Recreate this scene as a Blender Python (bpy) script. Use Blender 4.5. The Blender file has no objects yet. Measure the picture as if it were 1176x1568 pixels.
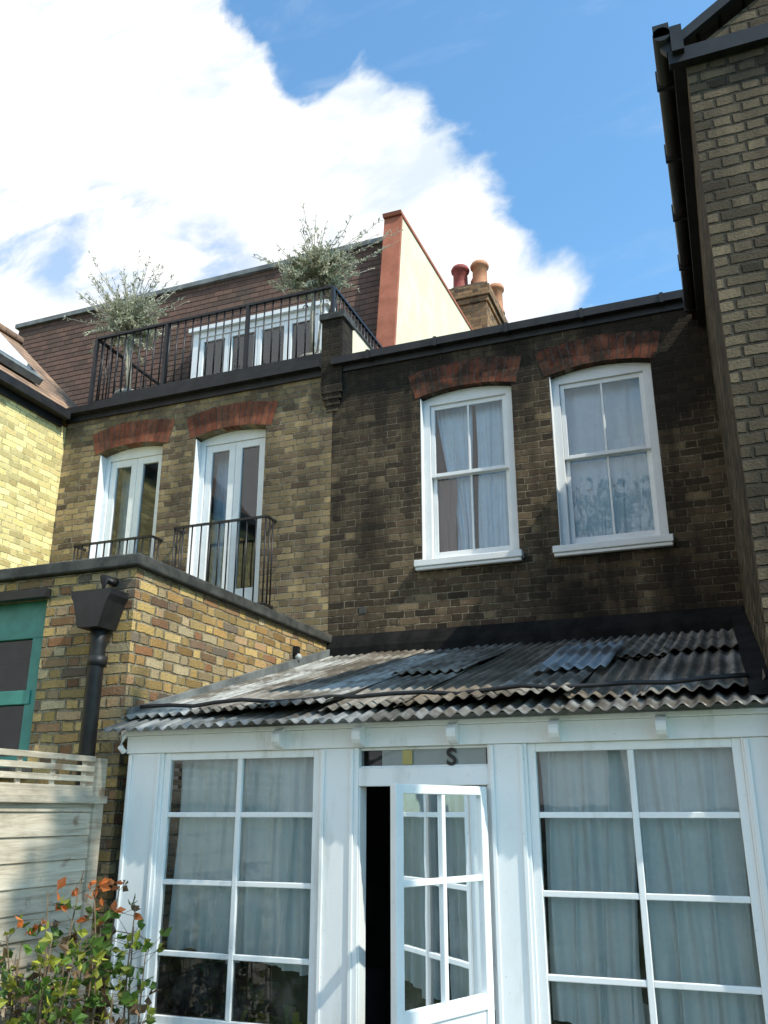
import bpy, bmesh, math, random
from mathutils import Vector, Matrix
random.seed(7)
GZ=1.8   # camera height; everything below is built relative to eye level and lifted by GZ
scene=bpy.context.scene
col=scene.collection

# ------------------------------------------------------------------ node helpers
class NT:
    def __init__(s,nt): s.nt=nt; s.n=nt.nodes; s.l=nt.links
    def new(s,t,**k):
        n=s.n.new(t)
        for a,b in k.items(): setattr(n,a,b)
        return n
    def put(s,sock,v):
        if isinstance(v,bpy.types.NodeSocket): s.l.new(v,sock)
        elif v is not None: sock.default_value=v
    def m(s,op,a,b=None,c=None,clamp=False):
        n=s.new('ShaderNodeMath',operation=op); n.use_clamp=clamp
        s.put(n.inputs[0],a)
        if b is not None: s.put(n.inputs[1],b)
        if c is not None: s.put(n.inputs[2],c)
        return n.outputs[0]
    def mix(s,f,a,b,mode='MIX'):
        n=s.new('ShaderNodeMixRGB',blend_type=mode)
        s.put(n.inputs[0],f)
        s.put(n.inputs[1],a if isinstance(a,bpy.types.NodeSocket) else (*a,1))
        s.put(n.inputs[2],b if isinstance(b,bpy.types.NodeSocket) else (*b,1))
        return n.outputs[0]
    def comb(s,x,y,z):
        n=s.new('ShaderNodeCombineXYZ'); s.put(n.inputs[0],x); s.put(n.inputs[1],y); s.put(n.inputs[2],z); return n.outputs[0]
    def sep(s,v):
        n=s.new('ShaderNodeSeparateXYZ'); s.put(n.inputs[0],v); return n.outputs
    def noise(s,vec,scale,detail=4,rough=.55,dist=0):
        n=s.new('ShaderNodeTexNoise'); s.put(n.inputs['Vector'],vec)
        n.inputs['Scale'].default_value=scale; n.inputs['Detail'].default_value=detail
        n.inputs['Roughness'].default_value=rough; n.inputs['Distortion'].default_value=dist
        return n.outputs['Fac']
    def smooth(s,v,a,b,c=0.,d=1.):
        n=s.new('ShaderNodeMapRange',interpolation_type='SMOOTHSTEP'); s.put(n.inputs[0],v)
        for i,x in enumerate((a,b,c,d)): n.inputs[i+1].default_value=x
        return n.outputs[0]
    def ramp(s,f,stops,interp='LINEAR'):
        n=s.new('ShaderNodeValToRGB'); s.put(n.inputs[0],f); r=n.color_ramp; r.interpolation=interp
        while len(r.elements)<len(stops): r.elements.new(.5)
        for e,(p,c) in zip(r.elements,stops): e.position=p; e.color=(*c,1)
        return n.outputs[0]
    def bump(s,h,strength=.5,dist=.01,normal=None):
        n=s.new('ShaderNodeBump'); s.put(n.inputs['Height'],h); n.inputs['Strength'].default_value=strength
        n.inputs['Distance'].default_value=dist
        if normal is not None: s.l.new(normal,n.inputs['Normal'])
        return n.outputs[0]
    def scale(s,v,sx,sy,sz):
        n=s.new('ShaderNodeVectorMath',operation='MULTIPLY'); s.put(n.inputs[0],v); n.inputs[1].default_value=(sx,sy,sz); return n.outputs[0]

def mat(name):
    m=bpy.data.materials.new(name); m.use_nodes=True; nt=NT(m.node_tree)
    b=m.node_tree.nodes['Principled BSDF']; return m,nt,b
def setb(nt,b,colr=None,rough=None,normal=None,metal=None,spec=None):
    if colr is not None: nt.put(b.inputs['Base Color'],colr if isinstance(colr,bpy.types.NodeSocket) else (*colr,1))
    if rough is not None: nt.put(b.inputs['Roughness'],rough)
    if normal is not None: nt.l.new(normal,b.inputs['Normal'])
    if metal is not None: b.inputs['Metallic'].default_value=metal
    if spec is not None: b.inputs['Specular IOR Level'].default_value=spec
def wpos(nt):
    return nt.new('ShaderNodeNewGeometry').outputs['Position']

def brick_mat(name,stops,mortar,soot=.5,sootcol=(.03,.026,.02),smear=.25,mw=.006,bscale=1.,seed=0.,relief=.014,grime=None):
    m,nt,b=mat(name)
    g=nt.new('ShaderNodeNewGeometry'); P=g.outputs['Position']; N=g.outputs['True Normal']
    x,y,z=nt.sep(P); nx,ny,nz=nt.sep(N)
    w1=nt.noise(P,5,2); w2=nt.noise(P,60,2)
    isx=nt.m('GREATER_THAN',nt.m('ABSOLUTE',nx),.6)
    u=nt.m('ADD',nt.m('MULTIPLY',isx,y),nt.m('MULTIPLY',nt.m('SUBTRACT',1,isx),x))
    u=nt.m('ADD',u,seed)
    wob=nt.m('MULTIPLY',nt.m('SUBTRACT',w1,.5),.026)
    jit=nt.m('MULTIPLY',nt.m('SUBTRACT',w2,.5),.010)
    z2=nt.m('ADD',nt.m('ADD',z,wob),jit)
    u2=nt.m('ADD',u,jit)
    H=.075*bscale; L=.3375*bscale; S=.225*bscale
    row=nt.m('FLOOR',nt.m('DIVIDE',z2,H)); fz=nt.m('SUBTRACT',z2,nt.m('MULTIPLY',row,H))
    wr=nt.new('ShaderNodeTexWhiteNoise',noise_dimensions='1D'); nt.put(wr.inputs['W'],row)
    xp=nt.m('ADD',nt.m('DIVIDE',u2,L),nt.m('ADD',nt.m('MULTIPLY',row,.5),nt.m('MULTIPLY',wr.outputs[0],.12)))
    cell=nt.m('FLOOR',xp); fr=nt.m('MULTIPLY',nt.m('SUBTRACT',xp,cell),L)
    hd=nt.m('GREATER_THAN',fr,S)
    ds=nt.m('MINIMUM',fr,nt.m('SUBTRACT',S,fr)); dh=nt.m('MINIMUM',nt.m('SUBTRACT',fr,S),nt.m('SUBTRACT',L,fr))
    dx=nt.m('MAXIMUM',ds,dh); dz=nt.m('MINIMUM',fz,nt.m('SUBTRACT',H,fz))
    d=nt.m('MINIMUM',dx,dz)
    fill=nt.smooth(d,mw*.5,mw*1.4)          # 0 mortar, 1 brick
    idv=nt.comb(nt.m('ADD',nt.m('MULTIPLY',cell,2),hd),row,seed)
    wn=nt.new('ShaderNodeTexWhiteNoise',noise_dimensions='3D'); nt.put(wn.inputs['Vector'],idv)
    rnd=wn.outputs['Value']; rc=nt.sep(wn.outputs['Color'])
    c=nt.ramp(rnd,stops)
    val=nt.m('ADD',.6,nt.m('MULTIPLY',rc[1],.75))
    c=nt.mix(1.,c,nt.comb(val,val,val),'MULTIPLY')
    fine=nt.noise(P,70,4,.7)
    c=nt.mix(nt.m('MULTIPLY',nt.smooth(fine,.42,.72),.5),c,tuple(v*.35 for v in mortar))
    mid=nt.noise(P,16,4,.7)
    sm=nt.m('MULTIPLY',nt.smooth(mid,.52,.70),smear)
    c=nt.mix(sm,c,mortar)
    mcol=nt.mix(nt.smooth(mid,.35,.6),tuple(v*.4 for v in mortar),mortar)
    c=nt.mix(fill,mcol,c)
    pn=nt.noise(nt.scale(P,1,1,.55),.8,5,.65)
    st=nt.noise(nt.scale(P,4,4,.35),1.0,4,.6)
    blend=nt.m('ADD',nt.m('MULTIPLY',pn,.6),nt.m('MULTIPLY',st,.4))
    if grime:      # weathering: heavier grime high under the eaves and toward the sheltered corner
        blend=nt.m('ADD',blend,nt.m('MULTIPLY',nt.smooth(z,grime[0],grime[1]),grime[2]))
        blend=nt.m('ADD',blend,nt.m('MULTIPLY',nt.smooth(x,-1.8,.1),grime[3]))
    sf=nt.m('MULTIPLY',nt.smooth(blend,.38,.62),soot,clamp=True)
    bs=nt.m('MULTIPLY',nt.smooth(rc[2],.45,.95),soot*.7)
    sf=nt.m('MAXIMUM',sf,nt.m('MULTIPLY',bs,fill))
    c=nt.mix(sf,c,sootcol)
    h=nt.m('ADD',nt.m('MULTIPLY',fill,nt.m('ADD',.7,nt.m('MULTIPLY',rc[0],.6))),nt.m('MULTIPLY',fine,.6))
    setb(nt,b,c,.92,nt.bump(h,1.,relief),spec=.2)
    return m

def simple(name,c1,c2,scale=6,rough=.6,bumps=.15,bd=.004,metal=0,spec=.4,stretch=(1,1,1),lo=.35,hi=.7,grime=.4):
    m,nt,b=mat(name); P=wpos(nt); V=nt.scale(P,*stretch)
    n=nt.noise(V,scale,5,.62); n2=nt.noise(V,scale*9,4,.6)
    c=nt.mix(nt.smooth(n,lo,hi),c1,c2)
    c=nt.mix(nt.m('MULTIPLY',nt.smooth(n2,.55,.8),grime),c,tuple(v*.5 for v in c1))
    setb(nt,b,c,nt.m('ADD',rough-.1,nt.m('MULTIPLY',n2,.2)),nt.bump(nt.m('ADD',n,nt.m('MULTIPLY',n2,.4)),bumps,bd),metal,spec)
    return m

M={}
M['brick_main']=brick_mat('brick_soot_stock',[(0,(.10,.07,.045)),(.35,(.17,.12,.07)),(.6,(.07,.048,.034)),(.8,(.27,.20,.115)),(1,(.07,.038,.028))],(.34,.29,.20),soot=.88,sootcol=(.014,.012,.010),smear=.30,relief=.026,grime=(5.2,6.6,.12,.08))
M['brick_left']=brick_mat('brick_yellow_stock',[(0,(.33,.24,.12)),(.4,(.44,.32,.16)),(.7,(.26,.185,.105)),(1,(.18,.115,.07))],(.40,.36,.27),soot=.55,sootcol=(.045,.038,.028),smear=.4,seed=3.3,relief=.022)
M['brick_ext']=brick_mat('brick_mixed_yellow',[(0,(.58,.37,.12)),(.25,(.74,.53,.22)),(.5,(.50,.29,.10)),(.7,(.68,.55,.33)),(.86,(.38,.17,.07)),(1,(.22,.18,.14))],(.42,.36,.24),soot=.32,sootcol=(.06,.05,.04),smear=.22,seed=9.1,mw=.008,relief=.026)
M['brick_side']=brick_mat('brick_side_yellow',[(0,(.84,.69,.28)),(.5,(.92,.78,.36)),(1,(.76,.58,.24))],(.78,.67,.36),soot=.03,smear=.4,seed=5.7,relief=.005)
M['brick_right']=brick_mat('brick_right_stock',[(0,(.17,.13,.085)),(.35,(.25,.195,.125)),(.6,(.11,.088,.06)),(.8,(.29,.225,.145)),(1,(.085,.065,.045))],(.09,.08,.06),soot=.65,sootcol=(.028,.024,.018),smear=.2,seed=1.4,mw=.009,relief=.026)
M['brick_chim']=brick_mat('brick_chimney',[(0,(.26,.13,.06)),(.5,(.44,.24,.11)),(1,(.15,.085,.055))],(.32,.27,.2),soot=.35,seed=2.2)
def white_mat(name):
    m,nt,b=mat(name); P=wpos(nt); x,y,z=nt.sep(P)
    n=nt.noise(nt.scale(P,1,1,.22),7,5,.65); n2=nt.noise(P,38,4,.7); n3=nt.noise(P,3,4,.6)
    c=nt.mix(nt.smooth(n,.22,.46),(.62,.63,.60),(.84,.85,.84))
    c=nt.mix(nt.m('MULTIPLY',nt.smooth(n3,.55,.75),.2),c,(.60,.61,.58))
    c=nt.mix(nt.m('MULTIPLY',nt.smooth(n2,.66,.73),.5),c,(.30,.27,.21))
    low=nt.m('MULTIPLY',nt.smooth(z,.9,.1),nt.smooth(nt.m('ADD',n,nt.m('MULTIPLY',n2,.3)),.5,.8))
    c=nt.mix(nt.m('MULTIPLY',low,.5),c,(.30,.29,.23))
    setb(nt,b,c,.45,nt.bump(nt.m('ADD',n,nt.m('MULTIPLY',n2,.5)),.35,.004),spec=.4); return m
M['white']=white_mat('white_paint_weathered')
M['upvc']=simple('white_window_paint',(.76,.78,.78),(.84,.85,.84),4,.4,.1,.002,grime=.2)
M['board']=simple('pale_grey',(.42,.43,.42),(.52,.53,.52),4,.6,.1,.002,grime=.2)
M['black']=simple('black_gutter',(.010,.010,.011),(.022,.022,.022),7,.5,.2,.003)
M['iron']=simple('black_iron_paint',(.01,.01,.012),(.02,.02,.022),9,.4,.1,.002)
M['coping']=simple('slate_coping',(.03,.032,.03),(.085,.085,.075),7,.8,.4,.006)
M['render']=simple('cream_render',(.68,.60,.43),(.78,.70,.52),2.5,.9,.4,.006,spec=.1,grime=.2)
M['terra']=simple('terracotta_render',(.33,.12,.075),(.45,.17,.11),3,.85,.3,.006,spec=.1)
M['lead']=simple('lead_flashing',(.10,.11,.11),(.22,.24,.24),4,.55,.3,.006)
M['lead_dk']=simple('bitumen_flashing',(.006,.006,.006),(.018,.017,.016),5,.9,.6,.01,spec=.15)
M['interior']=simple('interior_plaster',(.10,.10,.10),(.16,.15,.14),2,.9,.1)
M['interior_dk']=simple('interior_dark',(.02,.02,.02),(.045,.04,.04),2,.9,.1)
M['teal']=simple('green_window_paint',(.04,.21,.17),(.06,.29,.235),5,.4,.1,.002)
M['pot_red']=simple('chimney_pot_red',(.22,.04,.03),(.34,.08,.06),8,.7,.3)
M['pot_or']=simple('chimney_pot_buff',(.42,.17,.08),(.52,.25,.13),8,.7,.3)
M['stem']=simple('plant_stem',(.10,.07,.04),(.18,.13,.08),20,.8,.2)
M['stem_p']=simple('pale_plant_stem',(.30,.28,.22),(.42,.39,.31),20,.8,.2)
M['bark']=simple('bark',(.07,.055,.04),(.14,.11,.08),12,.9,.8,.02)
M['grass']=simple('grass_ground',(.035,.06,.015),(.08,.10,.03),3,.95,.8,.03)
M['pave']=simple('paving_stone',(.20,.19,.17),(.30,.28,.25),3,.9,.4,.006)
M['card']=simple('yellow_card',(.42,.34,.12),(.48,.40,.16),8,.8,.05,.001)
M['planter']=simple('planter_stone',(.30,.28,.24),(.42,.40,.36),9,.85,.3)

def red_mat(name,soot,k=1.):
    m,nt,b=mat(name); g=nt.new('ShaderNodeNewGeometry'); P=g.outputs['Position']; r=g.outputs['Random Per Island']
    c=nt.ramp(r,[(0,(.15*k,.045*k,.025*k)),(.5,(.22*k,.07*k,.038*k)),(.8,(.28*k,.10*k,.055*k)),(1,(.10*k,.045*k,.03*k))])
    c=nt.mix(nt.m('MULTIPLY',nt.smooth(nt.noise(P,4,5,.65),.36,.60),soot),c,(.03,.02,.014))
    c=nt.mix(nt.m('MULTIPLY',nt.smooth(nt.noise(P,22,4,.7),.5,.7),.35),c,(.16,.12,.09))
    setb(nt,b,c,.9,nt.bump(nt.noise(P,60,5,.7),.6,.006),spec=.2); return m
M['red']=red_mat('red_rubbed_brick',.6,1.25); M['red_dk']=red_mat('red_rubbed_brick_sooty',.95,.75)
def tile_mat(name,cs,rowh=.1,w=.17):
    m,nt,b=mat(name); g=nt.new('ShaderNodeNewGeometry'); P=g.outputs['Position']; x,y,z=nt.sep(P)
    nx,ny,nz=nt.sep(g.outputs['True Normal']); isx=nt.m('GREATER_THAN',nt.m('ABSOLUTE',nx),.5)
    u=nt.m('ADD',nt.m('MULTIPLY',isx,y),nt.m('MULTIPLY',nt.m('SUBTRACT',1,isx),x))
    z=nt.m('ADD',z,nt.m('MULTIPLY',nt.m('SUBTRACT',nt.noise(P,3,3),.5),.03))
    row=nt.m('FLOOR',nt.m('DIVIDE',z,rowh)); f=nt.m('SUBTRACT',nt.m('DIVIDE',z,rowh),row)
    xp=nt.m('ADD',nt.m('DIVIDE',u,w),nt.m('MULTIPLY',row,.5)); c_=nt.m('FLOOR',xp); fx=nt.m('SUBTRACT',xp,c_)
    wn=nt.new('ShaderNodeTexWhiteNoise',noise_dimensions='3D'); nt.put(wn.inputs['Vector'],nt.comb(c_,row,0.))
    c=nt.ramp(wn.outputs['Value'],[(0,cs[0]),(.5,cs[1]),(1,cs[2])])
    edge=nt.m('MULTIPLY',nt.smooth(f,.0,.2),nt.smooth(nt.m('MINIMUM',fx,nt.m('SUBTRACT',1,fx)),.0,.05,.55,1.))
    c=nt.mix(edge,tuple(v*.25 for v in cs[0]),c)
    c=nt.mix(nt.m('MULTIPLY',nt.smooth(nt.noise(P,1.5,5),.45,.7),.4),c,(.05,.05,.04))
    h=nt.m('ADD',nt.m('MULTIPLY',nt.m('SUBTRACT',1,f),.8),nt.m('MULTIPLY',edge,.6))
    setb(nt,b,c,.85,nt.bump(h,1,.02),spec=.2); return m
M['tile']=tile_mat('clay_tile_brown',[(.095,.058,.045),(.14,.082,.062),(.08,.052,.042)])
M['tile2']=tile_mat('clay_tile_orange',[(.26,.17,.11),(.38,.24,.16),(.22,.15,.11)],.12,.2)

def glass(name,tint=(.93,.97,.96),k=1.6,dirt=.06,wav=.12):
    m=bpy.data.materials.new(name); m.use_nodes=True; nt=NT(m.node_tree); m.node_tree.nodes.clear()
    P=wpos(nt); o=nt.new('ShaderNodeOutputMaterial')
    fr=nt.new('ShaderNodeFresnel'); fr.inputs[0].default_value=1.5
    bm=nt.bump(nt.noise(P,2.2,2,.5),wav,.02)
    nt.l.new(bm,fr.inputs['Normal'])
    tr=nt.new('ShaderNodeBsdfTransparent'); tr.inputs[0].default_value=(*tint,1)
    gl=nt.new('ShaderNodeBsdfGlossy'); gl.inputs['Roughness'].default_value=.015; gl.inputs[0].default_value=(.95,.98,1,1)
    nt.l.new(bm,gl.inputs['Normal'])
    df=nt.new('ShaderNodeBsdfDiffuse'); df.inputs[0].default_value=(.45,.47,.47,1)
    m1=nt.new('ShaderNodeMixShader'); nt.put(m1.inputs[0],nt.m('MULTIPLY',fr.outputs[0],k,clamp=True)); nt.l.new(tr.outputs[0],m1.inputs[1]); nt.l.new(gl.outputs[0],m1.inputs[2])
    m2=nt.new('ShaderNodeMixShader'); nt.put(m2.inputs[0],nt.m('MULTIPLY',nt.smooth(nt.noise(P,9,5,.7),.4,.8),dirt)); nt.l.new(m1.outputs[0],m2.inputs[1]); nt.l.new(df.outputs[0],m2.inputs[2])
    nt.l.new(m2.outputs[0],o.inputs[0]); return m
M['glass']=glass('window_glass',k=1.5,dirt=.10)
M['glass_door']=glass('door_glass',k=.9,wav=.05)
M['glass2']=glass('upper_window_glass',k=2.0,tint=(.90,.97,1))

def cloth(name,c1,c2,tl=.35):
    m=bpy.data.materials.new(name); m.use_nodes=True; nt=NT(m.node_tree); m.node_tree.nodes.clear(); P=wpos(nt)
    o=nt.new('ShaderNodeOutputMaterial'); c=nt.mix(nt.noise(P,3,4),c1,c2)
    bm=nt.bump(nt.noise(nt.scale(P,1,1,.12),34,3),.6,.008)
    d=nt.new('ShaderNodeBsdfDiffuse'); t=nt.new('ShaderNodeBsdfTranslucent'); nt.l.new(c,d.inputs[0]); nt.l.new(c,t.inputs[0]); nt.l.new(bm,d.inputs['Normal'])
    x=nt.new('ShaderNodeMixShader'); x.inputs[0].default_value=tl; nt.l.new(d.outputs[0],x.inputs[1]); nt.l.new(t.outputs[0],x.inputs[2]); nt.l.new(x.outputs[0],o.inputs[0]); return m
M['curtain']=cloth('net_curtain',(.70,.78,.82),(.88,.92,.93),.12)
M['curtain_b']=cloth('blue_curtain',(.74,.85,.97),(.84,.92,.99),.08)
M['curtain_r']=cloth('brown_curtain',(.30,.17,.15),(.42,.27,.23),.1)

def corr(name,c1,c2,alpha=1.,rough=.75):
    m,nt,b=mat(name); P=wpos(nt); V=nt.scale(P,11,.45,.45)
    n=nt.noise(V,1.6,6,.75); n2=nt.noise(P,26,4,.7); n3=nt.noise(P,2.2,5,.65)
    c=nt.mix(nt.smooth(n,.36,.62),c1,c2)
    c=nt.mix(nt.m('MULTIPLY',nt.smooth(n3,.42,.62),.85),c,(.065,.050,.033))
    c=nt.mix(nt.m('MULTIPLY',nt.smooth(n2,.56,.74),.5),c,(.15,.125,.075))
    setb(nt,b,c,rough,nt.bump(n2,.6,.006),spec=.25)
    if alpha<1: nt.put(b.inputs['Alpha'],nt.m('ADD',alpha,nt.m('MULTIPLY',nt.smooth(n3,.4,.7),1-alpha)))
    return m
M['cor1']=corr('corrugated_grey_dirty',(.10,.09,.072),(.30,.275,.235))
M['cor2']=corr('corrugated_brown_dirty',(.075,.06,.042),(.22,.18,.135))
M['cor3']=corr('corrugated_plastic_clear',(.34,.41,.46),(.54,.60,.64),.6,.3)
M['cor4']=corr('corrugated_grey_light',(.20,.20,.18),(.54,.54,.51),.85,.45)
M['corc']=corr('corrugated_edge_clear',(.10,.105,.10),(.36,.37,.36),.75,.3)

def wood_mat(name,k):
    m,nt,b=mat(name); g=nt.new('ShaderNodeNewGeometry'); P=g.outputs['Position']; r=g.outputs['Random Per Island']
    gr=nt.noise(nt.scale(P,1,.8,12),3,6,.65,.6)
    c=nt.ramp(gr,[(.25,(.30*k,.24*k,.17*k)),(.5,(.52*k,.45*k,.35*k)),(.75,(.64*k,.57*k,.46*k))])
    v=nt.m('ADD',.8,nt.m('MULTIPLY',r,.35)); c=nt.mix(1,c,nt.comb(v,v,v),'MULTIPLY')
    kk=nt.noise(P,6,3); c=nt.mix(nt.m('MULTIPLY',nt.smooth(kk,.62,.72),.7),c,(.22,.12,.06))
    dd=nt.noise(nt.scale(P,1,.7,1.),2.5,5,.65); c=nt.mix(nt.m('MULTIPLY',nt.smooth(dd,.5,.7),.4),c,(.16,.14,.10))
    setb(nt,b,c,.85,nt.bump(gr,.6,.008),spec=.2); return m
M['wood']=wood_mat('weathered_fence_wood',1.0); M['wood_l']=wood_mat('pale_trellis_wood',1.2)
def leafm(name,c,tl=.3):
    m=bpy.data.materials.new(name); m.use_nodes=True; nt=NT(m.node_tree); m.node_tree.nodes.clear()
    g=nt.new('ShaderNodeNewGeometry'); r=g.outputs['Random Per Island']
    v=nt.m('ADD',.55,nt.m('MULTIPLY',r,.9)); cc=nt.mix(1,c,nt.comb(v,v,v),'MULTIPLY')
    o=nt.new('ShaderNodeOutputMaterial'); d=nt.new('ShaderNodeBsdfPrincipled'); d.inputs['Roughness'].default_value=.5; t=nt.new('ShaderNodeBsdfTranslucent')
    nt.l.new(cc,d.inputs[0]); nt.l.new(cc,t.inputs[0]); x=nt.new('ShaderNodeMixShader'); x.inputs[0].default_value=tl
    nt.l.new(d.outputs[0],x.inputs[1]); nt.l.new(t.outputs[0],x.inputs[2]); nt.l.new(x.outputs[0],o.inputs[0]); return m
M['lf_g']=leafm('leaf_green',(.09,.17,.025)); M['lf_y']=leafm('leaf_yellow',(.30,.32,.04)); M['lf_o']=leafm('leaf_orange',(.55,.16,.04))
M['lf_s']=leafm('leaf_silver',(.50,.50,.37)); M['lf_d']=leafm('leaf_dark',(.04,.07,.015)); M['lf_s2']=leafm('leaf_sage',(.22,.24,.13)); M['lf_b']=leafm('leaf_dry_brown',(.16,.10,.05))

# ------------------------------------------------------------------ mesh builder
class MB:
    def __init__(s): s.v=[]; s.f=[]; s.mi=[]; s.ms=[]; s.sm=[]
    def _m(s,m):
        m=M[m]
        if m not in s.ms: s.ms.append(m)
        return s.ms.index(m)
    def face(s,pts,m,sm=False):
        i=len(s.v); s.v+= [tuple(p) for p in pts]; s.f.append(tuple(range(i,i+len(pts)))); s.mi.append(s._m(m)); s.sm.append(sm)
    def box(s,x0,x1,y0,y1,z0,z1,m,skip=''):
        i=len(s.v); k=s._m(m)
        s.v+=[(x,y,z) for z in (z0,z1) for y in (y0,y1) for x in (x0,x1)]
        F={'b':(0,2,3,1),'t':(4,5,7,6),'f':(0,1,5,4),'k':(2,6,7,3),'l':(0,4,6,2),'r':(1,3,7,5)}
        for n,f in F.items():
            if n in skip: continue
            s.f.append(tuple(i+q for q in f)); s.mi.append(k); s.sm.append(False)
    def obox(s,c,ax,ay,az,m):
        i=len(s.v); k=s._m(m); c=Vector(c);ax=Vector(ax);ay=Vector(ay);az=Vector(az)
        s.v+=[tuple(c+a*ax+b*ay+d*az) for d in (-1,1) for b in (-1,1) for a in (-1,1)]
        for f in ((0,2,3,1),(4,5,7,6),(0,1,5,4),(2,6,7,3),(0,4,6,2),(1,3,7,5)):
            s.f.append(tuple(i+q for q in f)); s.mi.append(k); s.sm.append(False)
    def prism(s,poly,y0,y1,m):
        n=len(poly); s.face([(x,y0,z) for x,z in poly],m); s.face([(x,y1,z) for x,z in reversed(poly)],m)
        for a in range(n):
            (x,z),(X,Z)=poly[a],poly[(a+1)%n]; s.face([(x,y0,z),(x,y1,z),(X,y1,Z),(X,y0,Z)],m)
    def prismX(s,poly,x0,x1,m):
        n=len(poly); s.face([(x1,y,z) for y,z in poly],m); s.face([(x0,y,z) for y,z in reversed(poly)],m)
        for a in range(n):
            (y,z),(Y,Z)=poly[a],poly[(a+1)%n]; s.face([(x1,y,z),(x0,y,z),(x0,Y,Z),(x1,Y,Z)],m)
    def tube(s,pts,rad,m,n=6,sm=True):
        pts=[Vector(p) for p in pts]; rings=[]; k=s._m(m)
        if not hasattr(rad,'__len__'): rad=[rad]*len(pts)
        for j,p in enumerate(pts):
            t=(pts[min(j+1,len(pts)-1)]-pts[max(j-1,0)]).normalized()
            a=t.cross(Vector((0,0,1)) if abs(t.z)<.9 else Vector((0,1,0))).normalized(); b=t.cross(a)
            i=len(s.v); rings.append(i)
            for q in range(n):
                an=2*math.pi*q/n; s.v.append(tuple(p+rad[j]*(math.cos(an)*a+math.sin(an)*b)))
        for j in range(len(pts)-1):
            for q in range(n):
                A=rings[j]+q;B=rings[j]+(q+1)%n;C=rings[j+1]+(q+1)%n;D=rings[j+1]+q
                s.f.append((A,B,C,D)); s.mi.append(k); s.sm.append(sm)
        s.f.append(tuple(rings[0]+q for q in reversed(range(n)))); s.mi.append(k); s.sm.append(False)
        s.f.append(tuple(rings[-1]+q for q in range(n))); s.mi.append(k); s.sm.append(False)
    def lathe(s,c,prof,m,n=16):
        k=s._m(m); i0=len(s.v)
        for r,z in prof:
            for q in range(n):
                a=2*math.pi*q/n; s.v.append((c[0]+r*math.cos(a),c[1]+r*math.sin(a),c[2]+z))
        for j in range(len(prof)-1):
            for q in range(n):
                s.f.append((i0+j*n+q,i0+j*n+(q+1)%n,i0+(j+1)*n+(q+1)%n,i0+(j+1)*n+q)); s.mi.append(k); s.sm.append(True)
    def build(s,name,parent=None,bevel=0,weld=False):
        me=bpy.data.meshes.new(name); me.from_pydata(s.v,[],s.f)
        for m in s.ms: me.materials.append(m)
        me.polygons.foreach_set('material_index',s.mi); me.polygons.foreach_set('use_smooth',s.sm); me.update()
        ob=bpy.data.objects.new(name,me); col.objects.link(ob)
        if parent: ob.parent=parent
        else: ob.location.z=GZ
        if bevel:
            b=ob.modifiers.new('bevel','BEVEL'); b.width=bevel; b.segments=2; b.limit_method='ANGLE'
        return ob
def empty(name):
    e=bpy.data.objects.new(name,None); col.objects.link(e); e.location.z=GZ; return e

def arc(x0,x1,zs,rise,n=12):
    w=x1-x0; R=(w*w/4+rise*rise)/(2*rise); cx=(x0+x1)/2; cz=zs+rise-R; a=math.asin(w/2/R)
    return cx,cz,R,a
def arch_poly(x0,x1,z0,zs,rise,n=12):
    cx,cz,R,a=arc(x0,x1,zs,rise)
    return [(x0,z0),(x1,z0)]+[(cx+R*math.sin(a-2*a*i/n),cz+R*math.cos(a-2*a*i/n)) for i in range(n+1)]
def wall_with_holes(name,parent,dims,m,holes):
    b=MB(); b.box(*dims,m); ob=b.build(name,parent)
    bpy.context.view_layer.update()
    for i,h in enumerate(holes):
        c=MB(); c.prism(h,dims[2]-.5,dims[3]+.5,m); co=c.build('cut%d'%i,parent)
        md=ob.modifiers.new('b','BOOLEAN'); md.object=co; md.operation='DIFFERENCE'; md.solver='EXACT'
        bpy.context.view_layer.update()
        dg=bpy.context.evaluated_depsgraph_get(); me=bpy.data.meshes.new_from_object(ob.evaluated_get(dg))
        ob.modifiers.clear(); old=ob.data; ob.data=me; bpy.data.objects.remove(co)
    return ob
def voussoirs(b,x0,x1,zs,rise,yf,h=.3,n=15,m='red'):
    cx,cz,R,a=arc(x0,x1,zs,rise); a2=a*1.04
    R0=R+.003
    for i in range(n):
        t0=-a2+2*a2*i/n+.004/R; t1=-a2+2*a2*(i+1)/n-.004/R
        j=random.uniform(-.0015,.0015); hh=h+random.uniform(-.006,.006)
        poly=[(cx+R0*math.sin(t0),cz+R0*math.cos(t0)),(cx+R0*math.sin(t1),cz+R0*math.cos(t1)),
              (cx+(R0+hh)*math.sin(t1),cz+(R0+hh)*math.cos(t1)),(cx+(R0+hh)*math.sin(t0),cz+(R0+hh)*math.cos(t0))]
        b.prism(poly,yf-.004+j,yf+.1,m)
    for i in range(n):
        t0=-a2+2*a2*i/n; t1=-a2+2*a2*(i+1)/n
        poly=[(cx+(R0+.003)*math.sin(t0),cz+(R0+.003)*math.cos(t0)),(cx+(R0+.003)*math.sin(t1),cz+(R0+.003)*math.cos(t1)),
              (cx+(R0+h-.008)*math.sin(t1),cz+(R0+h-.008)*math.cos(t1)),(cx+(R0+h-.008)*math.sin(t0),cz+(R0+h-.008)*math.cos(t0))]
        b.face([(x,yf-.002,z) for x,z in poly],'coping')
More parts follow.
